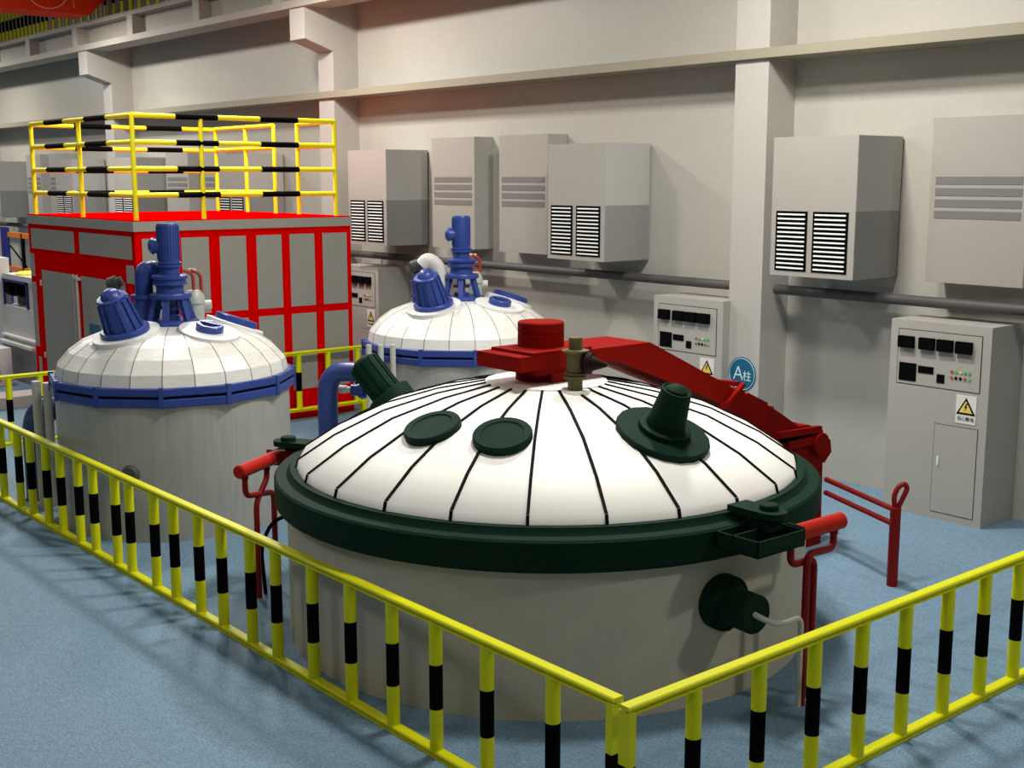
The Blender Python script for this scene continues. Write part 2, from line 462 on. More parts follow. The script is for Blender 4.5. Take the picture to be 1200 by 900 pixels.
for x, y in ((rx0, ry0), (-17.11, ry0), (rx1, ry0), (rx1, 7.52), (rx1, ry1), (rx0, ry1), (-17.95, ry1), (-17.05, ry1), (-16.35, ry1)):
    m = MB(W); m.cyl((x, y, 2.862), (x, y, 4.185), .032, n=10); m.build('post', YELR, t)

# ------------------------------------------------------------------ guard fences
def fence(name, label, p0, p1, posts, loc, ztop=.865, zbot=.02, group=None, h0=0.0, corner=None):
    """rails from p0 to p1 (local, flat), posts at the given fractions in metres"""
    t = thing(name, label, 'fence', loc)
    p0 = Vector(p0); p1 = Vector(p1); d = (p1-p0).normalized()
    side = Vector((-d.y, d.x, 0))
    for nm, z in (('top_rail', ztop), ('bottom_rail', zbot+.012)):
        m = MB(); h = .011; w = .036
        a = Vector((p0.x, p0.y, z)); b = Vector((p1.x, p1.y, z))
        prof = [(-w, -h), (-w, h*.3), (-w*.8, h), (w*.8, h), (w, h*.3), (w, -h)]
        vs = [a+side*u+Vector((0, 0, v)) for u, v in prof]+[b+side*u+Vector((0, 0, v)) for u, v in prof]
        n = len(prof)
        m._add(vs, [tuple(range(n-1, -1, -1)), tuple(range(n, 2*n))]+[(i, (i+1) % n, n+(i+1) % n, n+i) for i in range(n)])
        m.bar(a-Vector((0, 0, .019)), b-Vector((0, 0, .019)), .030, .018)
        m.bar(a-Vector((0, 0, .030)), b-Vector((0, 0, .030)), .076, .007)
        m.build(nm, YEL, t)
    pm = None
    for s in posts:
        if pm is None:
            zz = zbot+.02; H = ztop-zz-.02
            m = MB(Matrix.Translation((0, 0, zz))); r = .041; n = 16
            for a, b, k in ((0, H*.32, 0), (H*.32, H*.665, 1), (H*.665, H, 0)): m.cyl((0, 0, a), (0, 0, b), r, n=n, mi=k)
            pm = m.build('post', [YEL, BLK], t); o = pm
        else:
            o = pm.copy(); COL.objects.link(o); o.parent = t
        o.location = p0+d*s
    if corner:
        for s in corner:
            zz = zbot+.02; H = ztop-zz-.02; m = MB(Matrix.Translation(p0+d*s+Vector((0, 0, zz))))
            for a, b, k in ((0, H*.32, 0), (H*.32, H*.665, 1), (H*.665, H, 0)):
                v0 = side*-.04; m.bar((0, 0, a), (0, 0, b), .075, .045, mi=k, up=d)
            m.build('end_post', [YEL, BLK], t, smooth=0)
    return t
LX0 = -16.2
lp = [-15.9, -15.45, -15.05, -14.6, -14.2, -13.83, -13.45, -12.923, -12.561, -12.114, -11.728, -11.273, -10.91, -10.404, -10.099, -9.591, -9.217, -8.77, -8.383, -7.927, -7.551, -7.051, -6.578, -6.097, -5.642, -5.157, -4.599]
fence('guard_fence', 'long low yellow fence with black banded posts along the left side', (0, 0, 0), (12.13, 0, 0), [x*.9904-LX0 for x in lp], (LX0, 4.105, 0), corner=[12.10])
fence('guard_fence', 'low yellow fence with black banded posts running to the right edge', (0, 0, 0), (0, 6.0, 0),
      [y*.974-4.0 for y in (4.622, 5.155, 5.653, 6.117, 6.58, 7.061, 7.52, 7.97, 8.44, 8.9, 9.37, 9.84)], (-3.93, 4.0, 0), ztop=.897, corner=[.025])
fence('guard_fence', 'short yellow fence piece beside the red enclosure door', (0, 0, 0), (0, 2.1, 0), [.1, .45, .85, 1.25, 1.63, 1.95], (-16.1, 4.25, 0), ztop=.9)
t = fence('guard_fence', 'short yellow fence piece in front of the red enclosure side panels', (0, 0, 0), (0, 3.2, 0), [.05, .62, 1.09, 1.55, 2.02, 2.5, 3.0], (-15.12, 6.75, 0), ztop=.98, zbot=.16)
for y in (0.05, 3.1):
    MB().box(-.04, .04, y-.05, y+.05, 0, .17).build('foot', YEL, t, smooth=0)

# ------------------------------------------------------------------ vessel dome helpers
P1 = [(1.91, 1.25), (1.89, 1.32), (1.62, 1.495), (1.25, 1.67), (.84, 1.79), (.42, 1.87), (0, 1.872)]
P2 = [(1.15, 1.44), (1.12, 1.59), (1.01, 1.715), (.87, 1.815), (.65, 1.90), (.33, 1.945), (0, 1.955)]
def zat(prof, r):
    for (r0, z0), (r1, z1) in zip(prof, prof[1:]):
        if r1 <= r <= r0: return z1+(z0-z1)*(r-r1)/(r0-r1)
    return prof[-1][1]
def dome_frame(prof, az, r, tilt=None):
    a = rad(az)
    sl = (zat(prof, r+.15)-zat(prof, r-.15))/.3 if tilt is None else tilt
    X = Vector((cos(a), sin(a), sl)).normalized(); Y = Vector((-sin(a), cos(a), 0)); Z = X.cross(Y)
    if Z.z < 0: Z = -Z
    p = Vector((r*cos(a), r*sin(a), zat(prof, r)))
    return Matrix(((X.x, Y.x, Z.x, p.x), (X.y, Y.y, Z.y, p.y), (X.z, Y.z, Z.z, p.z), (0, 0, 0, 1)))
def dome_mesh(prof, n, a0, seamw, seamh, smooth, mats, parent, name='dome', seam_from=0):
    m = MB(); m.lathe(prof, n, a0=a0, mi=0)
    for k in range(n):
        a = a0+2*pi*k/n; T = Vector((-sin(a), cos(a), 0))
        for i in range(seam_from, len(prof)-2):
            r0, z0 = prof[i]; r1, z1 = prof[i+1]
            A = Vector((r0*cos(a), r0*sin(a), z0)); B = Vector((r1*cos(a), r1*sin(a), z1))
            N = (B-A).cross(T); N.normalize()
            if N.dot(Vector((cos(a), sin(a), 1))) < 0: N = -N
            h = seamh; w0 = seamw/2; w1 = seamw/2
            m._add([A-T*w0-N*.004, A+T*w0-N*.004, A+T*w0+N*h, A-T*w0+N*h, B-T*w1-N*.004, B+T*w1-N*.004, B+T*w1+N*h, B-T*w1+N*h],
                   [(3, 2, 6, 7), (0, 3, 7, 4), (1, 5, 6, 2)], 1)
    return m.build(name, mats, parent, smooth=smooth)

# ------------------------------------------------------------------ the large near vessel
A1 = (-7.0, 6.22)
t = thing('reaction_vessel', 'huge near vessel with white seamed dome and dark green rim', 'vessel', (A1[0], A1[1], 0))
big = t
MB().lathe([(0, 0), (1.985, 0), (1.985, 1.1), (0, 1.1)], 64).build('shell', CONC, t)
m = MB().lathe([(1.93, 1.0), (2.06, 1.0), (2.075, 1.02), (2.075, 1.195), (2.06, 1.21), (1.985, 1.215), (1.965, 1.235), (1.955, 1.262), (1.90, 1.262), (1.90, 1.0), (1.93, 1.0)], 72)
m.build('rim', GREEN, t, smooth=25)
dm = dome_mesh(P1, 24, 0, .020, .010, 60, [WHITE, SEAM], t)
MB().lathe([(0, 1.87), (.47, 1.858), (.47, 1.874), (.44, 1.88), (0, 1.882)], 24).build('top_plate', WHITE, t)
# two flat lids
for az, r in ((-81.2, 1.235), (-55.2, 1.24)):
    M = dome_frame(P1, az, r); m = MB(M)
    m.lathe([(0, -.03), (.205, -.03), (.205, .030), (.197, .040), (.15, .040), (.142, .032), (0, .032)], 26)
    m.build('manhole_lid', GREEN, t)
def green_motor(az, r, disc, label=None):
    M = dome_frame(P1, az, r)
    m = MB(M); m.lathe([(0, -.06), (disc, -.05), (disc, .018), (disc-.006, .024), (0, .030)], 18)
    b = m.build('motor_base', GREEN, t, smooth=25)
    m = MB(M); m.lathe([(0, .02), (.185, .02), (.185, .062), (.175, .068), (.15, .068), (0, .068)], 28); m.build('ring', GREEN, b)
    m = MB(M); m.lathe([(0, .06), (.140, .06), (.104, .335), (.104, .35), (.096, .352), (.086, .340), (0, .340)], 28); m.build('motor_body', GREEN, b)
    m = MB(M); m.lathe([(.078, .335), (.072, .358), (.045, .378), (0, .385)], 20); m.build('cap', GREEN, b)
green_motor(-2.5, 1.275, .335)
# rear slanting motor: finned cylinder
M = dome_frame(P1, 206, 1.36, tilt=-.90)
m = MB(M); m.lathe([(0, -.12), (.19, -.10), (.19, .045), (.18, .055), (0, .055)], 26); b = m.build('motor_base', GREEN, t)
m = MB(M); m.lathe([(0, .05), (.125, .05), (.125, .37), (.115, .39), (.07, .42), (0, .425)], 24)
for k in range(12):
    a = k*pi/6; m.bar((.124*cos(a), .124*sin(a), .07), (.124*cos(a), .124*sin(a), .375), .03, .02, up=(cos(a), sin(a), 0))
m.build('motor_body', GREEN, b)
# outlet flange on the shell
a = rad(-6.5); n = Vector((cos(a), sin(a), 0)); tn = Vector((-sin(a), cos(a), 0))
C0 = n*1.93+Vector((0, 0, .685))
m = MB(); m.cyl(C0, C0+n*.125, .185, n=30); m.cyl(C0+n*.125, C0+n*.16, .16, .145, n=30); fl = m.build('outlet_flange', GREEN, t)
m = MB(); m.cyl(C0+n*.1, C0+n*.37, .128, n=28); m.cyl(C0+n*.37, C0+n*.38, .118, .11, n=28); m.build('nozzle', GREEN, fl)
m = MB(); m.box(0, 0, 0, 0, 0, 0) if False else None
for k in range(8):
    q = 2*pi*k/8; p = C0+n*.125+(tn*cos(q)+Vector((0, 0, 1))*sin(q))*.168
    MB().cyl(p, p+n*.02, .013, n=6).build('bolt', GREEN, fl)

# pale drain hose from that flange to the floor
E0 = C0+n*.36+Vector((A1[0], A1[1], 0))
t2 = thing('drain_pipe', 'thin pale pipe from the green flange down to the floor', 'pipe', (-4.625, 6.316, 0))
O = Vector((-4.625, 6.316, 0))
m = MB(); pts = [E0-O, E0+Vector((.10, -.02, -.005))-O, E0+Vector((.12, .12, -.045))-O, Vector((-.03, .0, .60)), Vector((0, 0, .56)), Vector((0, 0, 0))]
pts = [E0-O+Vector((0, -.02, .01)), E0-O+Vector((.12, .02, -.03)), Vector((.0, -.16, .607)), Vector((0, .0, .615)), Vector((0, 0, 0))]
m.tube(pts, .019, 12, bend=.07); m.build('pipe', PALE, t2)

# ------------------------------------------------------------------ rim latches with their hydraulic cylinders
def latch(azdeg, dz, off=0.0):
    """local frame: u = radial outwards, v = tangential, z up"""
    a = rad(azdeg); R = Matrix.Translation((0, 0, dz)) @ Matrix.Rotation(a, 4, 'Z')
    m = MB(R)
    k = .012
    u0, u1, v0, v1, z0, z1 = 2.06, 2.40, -.38, (.08 if azdeg > -90 else .03), 1.10, 1.205
    m.box(u0, u1, v0, v0+k, z0, z1); m.box(u0, u1, v1-k, v1, z0, z1); m.box(u1-k, u1, v0, v1, z0, z1); m.box(u0, u0+k, v0, v1, z0, z1)
    m.box(u0+.13, u0+.13+k, v0, v1, z0, z1); m.box(u0, u1, v0, v1, z0, z0+k)
    tr = m.build('latch_tray', GREEN, big, smooth=0)
    m = MB(R)
    us = 1.95 if dz == 0 else 1.995
    e = [(us, -.15+off), (2.24, -.15+off)]+[(2.24+.095*cos(q), -.055+off+.095*sin(q)) for q in [-pi/2+i*pi/8 for i in range(9)]]+[(us, .04+off)]
    m.prism(e, 1.272, 1.315)
    m.box(2.12, 2.27, -.12, .02, 1.19, 1.275)
    lv = m.build('latch_lever', GREEN, tr)
    m = MB(R); m.lathe([(0, 1.31), (.062, 1.31), (.062, 1.345), (.055, 1.352), (0, 1.352)], 20, c=(2.20, -.04+off)); m.build('knob', GREEN, lv)
    return R
Rr = latch(-0.3, 0)
Rl = latch(-149, -.055, .13)

def hydraulic(R, label, v_start, length, pipes, hw=.09, pm=None):
    t = thing('hydraulic_cylinder', label, 'cylinder', (A1[0], A1[1], 0), group='red cylinders on the rim latches')
    uc, zc = 2.33, 1.165
    m = MB(R); m.box(uc-hw, uc+hw*.6, v_start, v_start+.02, zc-.08, zc+.05); m.build('end_plate', pm or DRED, t, smooth=0)
    m = MB(R); m.cyl((uc, v_start+.01, zc), (uc, v_start+length, zc), .056, n=24)
    m.cyl((uc, v_start+length, zc), (uc, v_start+length+.012, zc), .056, .045, n=24); m.build('barrel', BRED, t)
    for nm, P in pipes:
        m = MB(R); m.tube([(uc+du, v_start+dv, z) for du, dv, z in P], .024, 12, bend=.07)
        m.cyl((uc+P[0][0], v_start+P[0][1], P[0][2]+.01), (uc+P[0][0], v_start+P[0][1], P[0][2]-.03), .029, n=12)
        m.build(nm, DRED, t)
    return t
hydraulic(Rr, 'bright red cylinder on the right rim latch with two floor pipes', .08, .47,
          [('feed_pipe', [(0, -.05, 1.12), (0, -.05, .96), (0, .20, .96), (0, .20, 0)]),
           ('feed_pipe', [(0, .40, 1.12), (0, .40, .99), (.04, .07, 1.02), (.04, .07, 0)])], hw=.08, pm=GREEN)
hydraulic(Rl, 'bright red cylinder on the left rim latch with two floor pipes', .03, .62,
          [('feed_pipe', [(0, .54, 1.12), (0, .54, .95), (0, .10, .88), (0, .10, .055)]),
           ('feed_pipe', [(0, .20, 1.12), (0, .20, 1.02), (0, .38, .86), (0, .38, .055)])], hw=.17)
# dark hose near left latch
t = thing('black_hose', 'black hose looping from the big vessel to the floor by the left red pipes', 'hose', (-8.75, 4.75, 0))
MB().tube([(.22, .42, .62), (.02, .35, .68), (-.12, .10, .60), (-.10, -.02, .40), (-.08, 0, 0)], .016, 10, bend=.1).build('hose', BLK, t)

# ------------------------------------------------------------------ lifting arm over the dome
t = thing('lifting_arm', 'heavy red lifting arm reaching over the white dome from its wall-side pivot', 'lifting arm', (-7.0, 9.35, 0))
W = Matrix.Translation((7.0, -9.35, 0))
x0, x1 = -7.245, -6.745
m = MB(W)
prof = [(5.735, 2.004), (6.73, 2.006), (7.92, 1.545), (8.80, 1.06), (9.15, 1.0), (9.30, 1.10), (9.05, 1.185), (8.665, 1.40), (8.135, 1.63), (7.095, 2.114), (5.735, 2.114)]
m.prism(prof, x0, x1, axes='yzx'); arm = m.build('beam', RED2, t, smooth=0)
m = MB(W); m.box(x0+.02, x1-.004, 5.86, 6.46, 2.114, 2.135); m.box(x0+.06, x1-.06, 5.95, 6.45, 1.95, 2.004); m.build('reinforcing_plate', RED2, arm, smooth=0)
m = MB(W); m.lathe([(0, 2.13), (.178, 2.13), (.178, 2.235), (.172, 2.24), (.178, 2.245), (.178, 2.315), (.170, 2.325), (0, 2.328)], 40, c=(-7.03, 6.19)); m.build('hub_cap', RED2, t)
m = MB(W); m.lathe([(0, 1.88), (.178, 1.88), (.178, 2.0), (0, 2.0)], 36, c=(-7.03, 6.17)); m.box(-7.15, -6.80, 6.1, 6.45, 1.885, 1.96); m.build('hub_neck', RED2, t)
# ribs and lugs on the sloping part
m = MB(W); m.bar((x1+.01, 8.02, 1.50), (x1+.03, 8.22, 1.66), .05, .03); m.bar((x1-.02, 8.22, 1.655), (x0, 8.30, 1.62), .05, .04)
m.bar((x1+.01, 7.96, 1.50), (x1+.01, 8.06, 1.50), .05, .05); m.build('clevis', RED2, arm, smooth=0)
m = MB(W)
m.bar(((x0+x1)/2, 8.42, 1.515), ((x0+x1)/2, 8.66, 1.41), .40, .05); m.build('cover_plate', RED2, arm, smooth=0)
for y, z in ((8.29, 1.575), (8.37, 1.54)):
    m = MB(W); m.cyl((x0+.1, y, z-.01), (x1-.03, y, z-.01), .03, n=10); m.build('lug', RED2, arm)
m = MB(W); m.box(x1-.03, x1+.012, 8.62, 8.67, 1.34, 1.41); m.build('stop', RED2, arm, smooth=0)
# pivot block
m = MB(W)
m.prism([(8.68, 1.17), (9.20, 1.175), (9.42, 1.10), (9.48, .98), (9.44, .80), (9.46, .0), (9.15, .0), (9.15, .84), (8.86, 1.02)], x0-.03, x1+.0, axes='yzx')
m.build('pivot_post', RED2, t, smooth=0)
m = MB(W); m.bar((x1+.02, 8.70, 1.145), (x1+.02, 9.35, 1.12), .06, .05, up=(1, 0, 0)); m.bar((x1+.03, 8.88, 1.03), (x1+.03, 9.3, 1.03), .07, .035, up=(1, 0, 0)); m.build('side_rib', RED2, t, smooth=0)
m = MB(W); m.cyl((x0-.1, 9.33, .985), (x1+.07, 9.33, .985), .105, n=14); m.build('pivot_pin', RED2, t)
m = MB(W); m.prism([(9.45, 1.02), (9.58, .98), (9.60, .86), (9.50, .77), (9.44, .78)], x0+.05, x1-.02, axes='yzx'); m.build('counter_lug', RED2, t, smooth=0)

# red guard rail with loop, right of the pivot
t = thing('red_guard_rail', 'low dark red rail with a looped post standing right of the arm pivot', 'rail', (-5.618, 8.911, 0))
m = MB(); m.cyl((0, 0, 0), (0, 0, .68), .046, n=14); m.build('post', DRED, t)
MB().tube([(0, .0, .62), (-.02, -.01, .78), (.0, .03, .86), (.03, .07, .88), (.05, .08, .84), (.04, .05, .78), (.0, .02, .66)], .022, 10, bend=.05).build('loop', DRED, t)
for z in (.655, .53):
    MB().tube([(0, 0, z), (-1.0, .42, z+.01)], .024, 10).build('rail', DRED, t)

# olive valve on the dome
v = thing('relief_valve', 'olive green relief valve with brown handwheel beside the red hub', 'valve', (-6.545, 6.10, 1.862))
M0 = Matrix.Translation((0, 0, -1.862))
m = MB(); m.lathe([(0, -.02), (.11, -.03), (.11, .004), (0, .006)], 24); m.build('pad', WHITE, v)
m = MB(M0); m.lathe([(0, 1.86), (.055, 1.86), (.055, 1.945), (.083, 1.95), (.083, 1.972), (.066, 1.978), (.083, 1.984), (.083, 1.992), (.064, 1.996), (.064, 2.14), (.098, 2.152), (.10, 2.162), (.05, 2.166), (.05, 2.255), (0, 2.257)], 26); m.build('body', OLIVE, v)
d = Vector((.82, .50, -.06)).normalized(); p = Vector((0, 0, 2.075))
m = MB(M0); m.cyl(p+d*.05, p+d*.085, .05, .085, n=14); m.cyl(p+d*.085, p+d*.125, .085, .078, n=14); m.cyl(p+d*.125, p+d*.24, .06, .012, n=12); m.build('handwheel', MAROON, v)

# ------------------------------------------------------------------ the two steel vessels
def steel_vessel():
    t = thing('reaction_vessel', '', 'vessel', (0, 0, 0))
    MB().lathe([(0, 0), (1.15, 0), (1.15, 1.32), (0, 1.32)], 48).build('shell', SHELL, t)
    a0 = rad(-120.5)
    m = MB()
    for z0, z1 in ((1.295, 1.375), (1.398, 1.476)):
        m.lathe([(1.14, z0), (1.205, z0), (1.217, z0+.01), (1.217, z1-.008), (1.207, z1), (1.14, z1), (1.14, z0)], 12, a0=a0, mi=0)
    m.lathe([(1.12, 1.37), (1.19, 1.37), (1.19, 1.40), (1.12, 1.40), (1.12, 1.37)], 12, a0=a0, mi=1)
    m.build('rim', [BLUE, SEAM], t, smooth=0)
    cm = None
    for k in range(12):
        a = a0+k*pi/6
        if cm is None:
            cm = MB().box(1.17, 1.2195, -.022, .022, 1.291, 1.486).build('rim_clamp', BLUE, t, smooth=0); o = cm
        else:
            o = cm.copy(); COL.objects.link(o); o.parent = t
        o.rotation_euler = (0, 0, a)
    dome_mesh(P2, 24, 0, .008, .002, 0, [STEEL, SEAMG], t, seam_from=0)
    # agitator drive stack in the middle
    m = MB(); m.lathe([(0, 1.93), (.287, 1.93), (.287, 1.965), (.262, 1.992), (0, 1.992)], 28); ag = m.build('agitator_drive', BLUE, t)
    for k in range(6):
        a = k*pi/3+.35
        MB().bar((.225*cos(a), .225*sin(a), 1.98), (.155*cos(a), .155*sin(a), 2.215), .062, .045, up=(cos(a), sin(a), 0)).build('cage_strut', BLUE, ag, smooth=0)
    m = MB(); m.lathe([(0, 1.99), (.09, 1.99), (.09, 2.03), (.04, 2.04), (.04, 2.09), (.10, 2.095), (.10, 2.125), (.05, 2.13), (.05, 2.21), (0, 2.21)], 20); m.build('shaft_coupling', BLUE, ag)
    m = MB(); m.lathe([(0, 2.205), (.205, 2.205), (.208, 2.215), (.208, 2.245), (.20, 2.258), (.138, 2.262), (.132, 2.335), (.168, 2.345), (.170, 2.365), (.158, 2.372), (.158, 2.40), (.180, 2.406), (.180, 2.430), (.165, 2.44), (.10, 2.445), (.10, 2.515), (.124, 2.522), (.124, 2.545), (.112, 2.552), (.126, 2.556), (.126, 2.566), (.11, 2.57), (0, 2.57)], 30); m.build('gearbox', BLUE, ag)
    m = MB(); m.lathe([(0, 2.565), (.108, 2.565), (.108, 2.935), (.10, 2.952), (0, 2.954)], 24)
    for k in range(24):
        a = (k+.5)*pi/12; m.bar((.107*cos(a), .107*sin(a), 2.60), (.107*cos(a), .107*sin(a), 2.925), .012, .012, up=(cos(a), sin(a), 0))
    mo = m.build('motor', BLUE, ag)
    d = Vector((-.50, -.86, 0)).normalized(); p = Vector((0, 0, 2.73))
    MB().cyl(p+d*.08, p+d*.15, .075, n=18).build('junction_box', BLUE, mo)
    m = MB(Matrix.Translation(p+d*.15) @ d.to_track_quat('Z', 'Y').to_matrix().to_4x4())
    m.lathe([(.085, -.012), (.085, .008), (.06, .032), (.03, .045), (0, .048)], 20); m.build('junction_cap', BLUE, mo)
    # slanted finned motor
    M = dome_frame(P2, -70.5, .60, tilt=-.26)
    m = MB(M); m.lathe([(0, -.08), (.325, -.07), (.325, .012), (0, .016)], 20); m.build('motor_pad', PAD, t, smooth=25)
    m = MB(M); m.lathe([(0, .01), (.235, .01), (.235, .055), (.225, .065), (.20, .068), (0, .068)], 28); sm = m.build('slanted_motor', BLUE, t)
    Q = M @ Matrix.Rotation(rad(9), 4, 'Y')
    m = MB(Q); m.lathe([(0, .03), (.180, .03), (.160, .18), (.138, .385), (.142, .39), (.146, .402), (.138, .41), (.10, .412), (.085, .45), (.05, .478), (0, .488)], 28)
    for k in range(12):
        a = k*pi/6; m.bar((.176*cos(a), .176*sin(a), .05), (.138*cos(a), .138*sin(a), .375), .030, .035, up=(cos(a), sin(a), 0))
    m.build('finned_body', BLUE, sm)
    # small port
    M = dome_frame(P2, 13.5, .575, tilt=-.24)
    m = MB(M); m.lathe([(0, -.08), (.295, -.07), (.295, .010), (0, .014)], 20); pt = m.build('port_pad', PAD, t, smooth=25)
    m = MB(M); m.lathe([(0, .01), (.135, .01), (.135, .068), (.125, .078), (.090, .078), (.085, .055), (0, .055)], 26)
    m.bar((-.09, -.04, .07), (.08, .05, .07), .045, .04); m.build('port_lid', BLUE, pt)
    # big lid on the far side
    M = dome_frame(P2, 76, .64, tilt=-.36)
    m = MB(M); m.lathe([(0, -.1), (.30, -.09), (.30, .012), (.29, .018), (0, .022)], 24); lp_ = m.build('lid_pad', PAD, t)
    m = MB(M); m.lathe([(0, .02), (.22, .02), (.22, .075), (.21, .085), (0, .09)], 24); m.build('lid', BLUE, lp_)
    # sight vessel with two red bent tubes
    c = (-.20, .35)
    m = MB(); m.lathe([(0, 1.9), (.10, 1.9), (.10, 2.10), (.115, 2.12), (.105, 2.20), (.07, 2.25), (0, 2.26)], 20, c=c); sv = m.build('sight_vessel', LGREY, t)
    for dx, dy in ((.0, .0), (.03, .07)):
        p = Vector((c[0]+dx, c[1]+dy, 2.20))
        MB().tube([p, p+Vector((0, 0, .22)), p+Vector((-.04, -.09, .26))], .019, 10, bend=.07).build('bent_tube', RUST, sv)
    MB().cyl((c[0]+.02, c[1]+.08, 2.10), (c[0]+.07, c[1]+.16, 2.10), .045, n=14).build('side_cap', MACH, sv)
    MB().cyl((c[0]-.1, c[1]+.0, 2.46), (c[0]+.02, c[1]+.02, 2.46), .014, n=8).build('top_pin', MACH, sv)
    return t
v2 = steel_vessel()
# variant pieces: nearer vessel has a blue hooked duct, the rear vessel a white elbow
v3 = copy_tree(v2)
v2.location = (-11.726, 5.354, 0); v2['label'] = 'left steel-domed vessel with blue rim and blue drive on top'
v3.location = (-11.854, 9.154, 0); v3['label'] = 'rear steel-domed vessel with blue rim in front of the wall units'
m = MB(); m.cyl((-.24, -.17, 1.9), (-.24, -.17, 2.22), .105, n=20); m.cyl((-.24, -.17, 2.20), (-.24, -.17, 2.235), .135, n=20)
m.tube([(-.24, -.17, 2.235), (-.24, -.17, 2.49), (-.205, -.05, 2.49), (-.17, .05, 2.27)], .088, 18, bend=.17)
m.build('hooked_duct', BLUE, v2)
m = MB(); m.tube([(-.15, -.20, 1.90), (-.16, -.21, 2.34), (-.23, -.33, 2.44), (-.28, -.39, 2.36)], .085, 18, bend=.16); e = m.build('white_elbow', MACH, v3)
for vv in (v2, v3):
    d = Vector((-.55, -.75, -.35)).normalized(); p = Vector((-.325, -.445, 2.35))
    m = MB(); m.cyl(p-d*.04, p+d*.045, .078, n=18); m.cyl(p+d*.045, p+d*.065, .078, .05, n=18); m.cyl(p-d*.09, p-d*.04, .05, n=14); m.build('dark_cap', DKG, vv)
    m = MB()
    for z in (1.98, 2.15): m.lathe([(0, z), (.085, z), (.085, z+.03), (0, z+.03)], 16, c=(-.31, -.44))
    m.cyl((-.31, -.44, 1.88), (-.31, -.44, 2.26), .055, n=14); m.build('flanged_stub', BLUE, vv)
# small manhole knob on left vessel's shell
a = rad(-46.7); n = Vector((cos(a), sin(a), 0)); p = n*1.14+Vector((0, 0, .66))
MB().cyl(p, p+n*.06, .09, .075, n=18).build('shell_plug', PIPE, v2)

# blue overflow pipes beside each vessel
for (x, y), (tx, ty), zc, l in (((-13.20, 4.42), (-12.6, 4.72), 1.0, 'thick blue bent pipe at the left of the left vessel'),
                             ((-13.17, 8.04), (-12.55, 8.40), 1.03, 'thick blue bent pipe between the two steel-domed vessels')):
    t = thing('bent_pipe', l, 'pipe', (x, y, 0), group='blue bent pipes beside the vessels')
    MB().tube([(0, 0, .03), (0, 0, zc), (tx-x, ty-y, zc)], .125, 22, bend=.30, seg=8).build('pipe', DBLUE, t)
    MB().lathe([(0, 0), (.17, 0), (.17, .03), (0, .03)], 22).build('floor_flange', DBLUE, t)
# blue side valve with white knob
t = thing('side_valve', 'small blue side valve with a white knob, low beside the blue bent pipe', 'valve', (-11.854+1.15*cos(rad(215)), 9.154+1.15*sin(rad(215)), .77))
d = Vector((cos(rad(215)), sin(rad(215)), 0))
m = MB(); m.cyl(d*.0, d*.30, .075, n=18); m.cyl(d*.12, d*.20, .10, n=18); m.build('body', BLUE, t)
m = MB(); m.cyl(d*.29, d*.42, .04, n=16); m.cyl(d*.38, d*.47, .052, n=16); m.build('knob', SLAT, t)
# standpipes
SP = [((-12.87, 4.355), 1.32, 'leftmost of the grey standpipes beside the left vessel'), ((-12.82, 4.45), 1.30, 'second grey standpipe beside the left vessel'),
      ((-11.775, 7.749), 1.52, 'leftmost of three grey standpipes beside the rear vessel'), ((-11.687, 7.854), 1.52, 'middle of three grey standpipes beside the rear vessel'), ((-11.598, 7.96), 1.52, 'rightmost of three grey standpipes beside the rear vessel')]
for i, ((x, y), h, l) in enumerate(SP):
    t = thing('standpipe', l, 'pipe', (x, y, 0), group='grey standpipes beside the vessels')
    MB().cyl((0, 0, 0), (0, 0, h), .046 if i < 2 else .033, n=14).build('pipe', POSTG, t)
    MB().cyl((0, 0, 0), (0, 0, .02), .07, n=14).build('floor_flange', POSTG, t)

# ------------------------------------------------------------------ things far left
t = thing('floor_curb', 'low pale pink curb on the floor behind the left fence corner', 'curb', (-18.9, 4.5, 0))
MB().box(-.35, .2, -3.0, 2.0, 0, .17).build('block', CURB, t, smooth=0)

t = thing('processing_machine', 'white machine with a dark window left of the red enclosure', 'machine', (-21.99, 7.0, 0))
MB().box(-.95, -.03, -.05, .12, 0, 2.04).build('left_housing', MACH, t, smooth=0)
m = MB(); m.box(-.03, 1.55, 0, 1.3, .62, 1.24); m.box(-.03, 1.55, 0, .6, 1.68, 1.78); m.box(-.03, 1.55, 1.2, 1.3, 1.24, 1.68); m.box(1.16, 1.55, .02, 1.2, 1.24, 1.68); hs = m.build('housing', MACH, t, smooth=0)
m = MB(); m.box(-.03, 1.16, -.01, .02, 1.65, 1.69); m.box(-.03, .01, -.01, .02, 1.24, 1.69); m.box(1.11, 1.16, -.01, .02, 1.24, 1.69); m.build('window_frame', INDIGO, t, smooth=0)
sp = MB(Matrix.Translation((.0, .12, 1.52)) @ Matrix.Rotation(pi/2, 4, 'Y')); sp.lathe([(0, 0), (.12, 0), (.13, .24), (.06, .30), (.06, .44), (.11, .48), (.12, .62), (.08, .68), (0, .68)], 16); sp.build('spindle', BLK, t)
MB().box(.05, .42, .2, .5, 1.24, 1.45).build('work_table', PIPE, t, smooth=0)
m = MB(); m.box(-.05, 1.6, -.14, 0, .60, .65); m.build('shelf_edge', SLAT, t, smooth=0)
m = MB(); m.box(-.05, 1.6, -.08, 0, .72, .75); m.build('shelf_edge', SLAT, t, smooth=0)
MB().box(.05, 1.75, -.1, 1.3, 0, .60).build('plinth', MGREY, t, smooth=0)
m = MB(); m.lathe([(0, 1.78), (.30, 1.78), (.30, 1.80), (.25, 1.83), (0, 1.83)], 24, c=(.62, .32)); m.build('yellow_cap', YELR, t)
t = thing('vent_stack', 'dark slatted vent housing on the floor at the left edge', 'vent', (-20.9, 6.2, 0))
m = MB(); m.box(-.5, .0, 0, .5, 0, .62); m.build('housing', MACH, t, smooth=0)
m = MB()
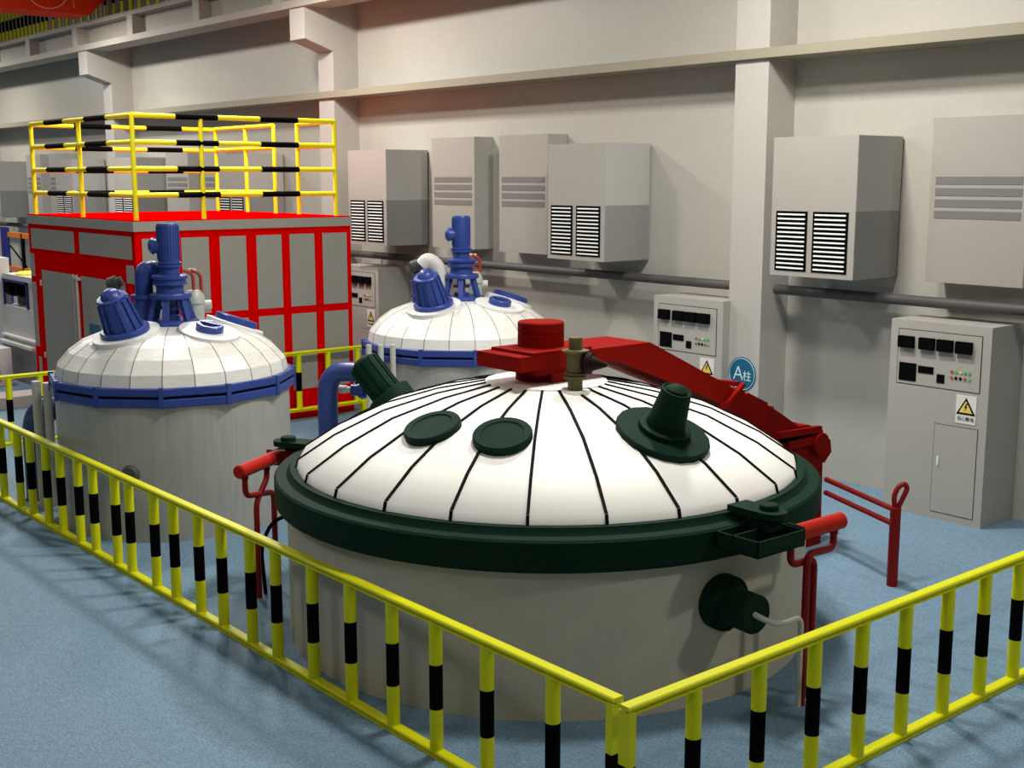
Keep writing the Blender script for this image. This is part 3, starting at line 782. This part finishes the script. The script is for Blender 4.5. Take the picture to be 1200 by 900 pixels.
for k in range(7): m.box(-.46, .01, -.012, 0, .08+k*.07, .115+k*.07); m.box(.0, .012, .02, .3, .08+k*.07, .115+k*.07)
m.build('slat_set', BLK, t, smooth=0)

t = thing('storage_rack', 'tall rack with indigo post and orange beams left of the enclosure', 'rack', (-31.5, 10.0, 0))
MB().box(.10, .60, 0, .05, 0, 2.22).build('post', INDIGO, t, smooth=0)
MB().box(1.52, 1.62, .0, .06, 0, 2.1).build('post', BLK, t, smooth=0)
for z in (1.99, 1.17): MB().box(.60, 3.2, .0, .12, z, z+.12).build('shelf_beam', OBEAM, t, smooth=0)
MB().tube([(.62, .05, 1.78), (1.68, .05, 1.32)], .02, 8).build('brace', BLK, t)

# ------------------------------------------------------------------ camera, light
cam = bpy.data.cameras.new('camera'); co = bpy.data.objects.new('camera', cam); COL.objects.link(co)
yaw, pitch = rad(40.017), rad(9.467)
f = Vector((-cos(yaw)*cos(pitch), sin(yaw)*cos(pitch), -sin(pitch)))
co.location = (0, 0, 3.4); co.rotation_euler = f.to_track_quat('-Z', 'Y').to_euler()
cam.sensor_width = 36; cam.lens = 1448.5/1200*36; cam.clip_end = 200; cam.clip_start = .05
SC.camera = co

def lamp(name, loc, size, power, color=(1, .975, .92), target=None, sy=None):
    l = bpy.data.lights.new(name, 'AREA'); l.shape = 'RECTANGLE'; l.size = size; l.size_y = sy or size
    l.energy = power; l.color = color
    o = bpy.data.objects.new(name, l); COL.objects.link(o); o.location = loc
    d = (Vector(target)-Vector(loc)) if target else Vector((0, 0, -1))
    o.rotation_euler = d.to_track_quat('-Z', 'Y').to_euler()
    return o
for x, p in ((-7.8, 330), (-16.5, 370), (-25.5, 310), (-34.5, 310), (1.5, 210)):
    lamp('overhead_light', (x, 8.6, 6.75), .6, p)
for x, p in ((-6.0, 280), (-14.0, 250), (-22.0, 220), (-30.0, 220)):
    lamp('overhead_light', (x, 6.0, 7.6), .8, p)
for x, p in ((-2.0, 90), (-10.0, 90), (-19.0, 90)):
    lamp('overhead_light', (x, -1.5, 7.2), 1.5, p)  # weak unseen fill lights, added on the camera side to lift the near faces
w = bpy.data.worlds.new('world'); SC.world = w; w.use_nodes = True
bg = w.node_tree.nodes['Background']; bg.inputs['Color'].default_value = (1, .98, .95, 1); bg.inputs['Strength'].default_value = .09
SC.view_settings.view_transform = 'Standard'; SC.view_settings.look = 'None'
SC.view_settings.gamma = 1; SC.view_settings.use_curve_mapping = False
SC.view_settings.exposure = 0.0
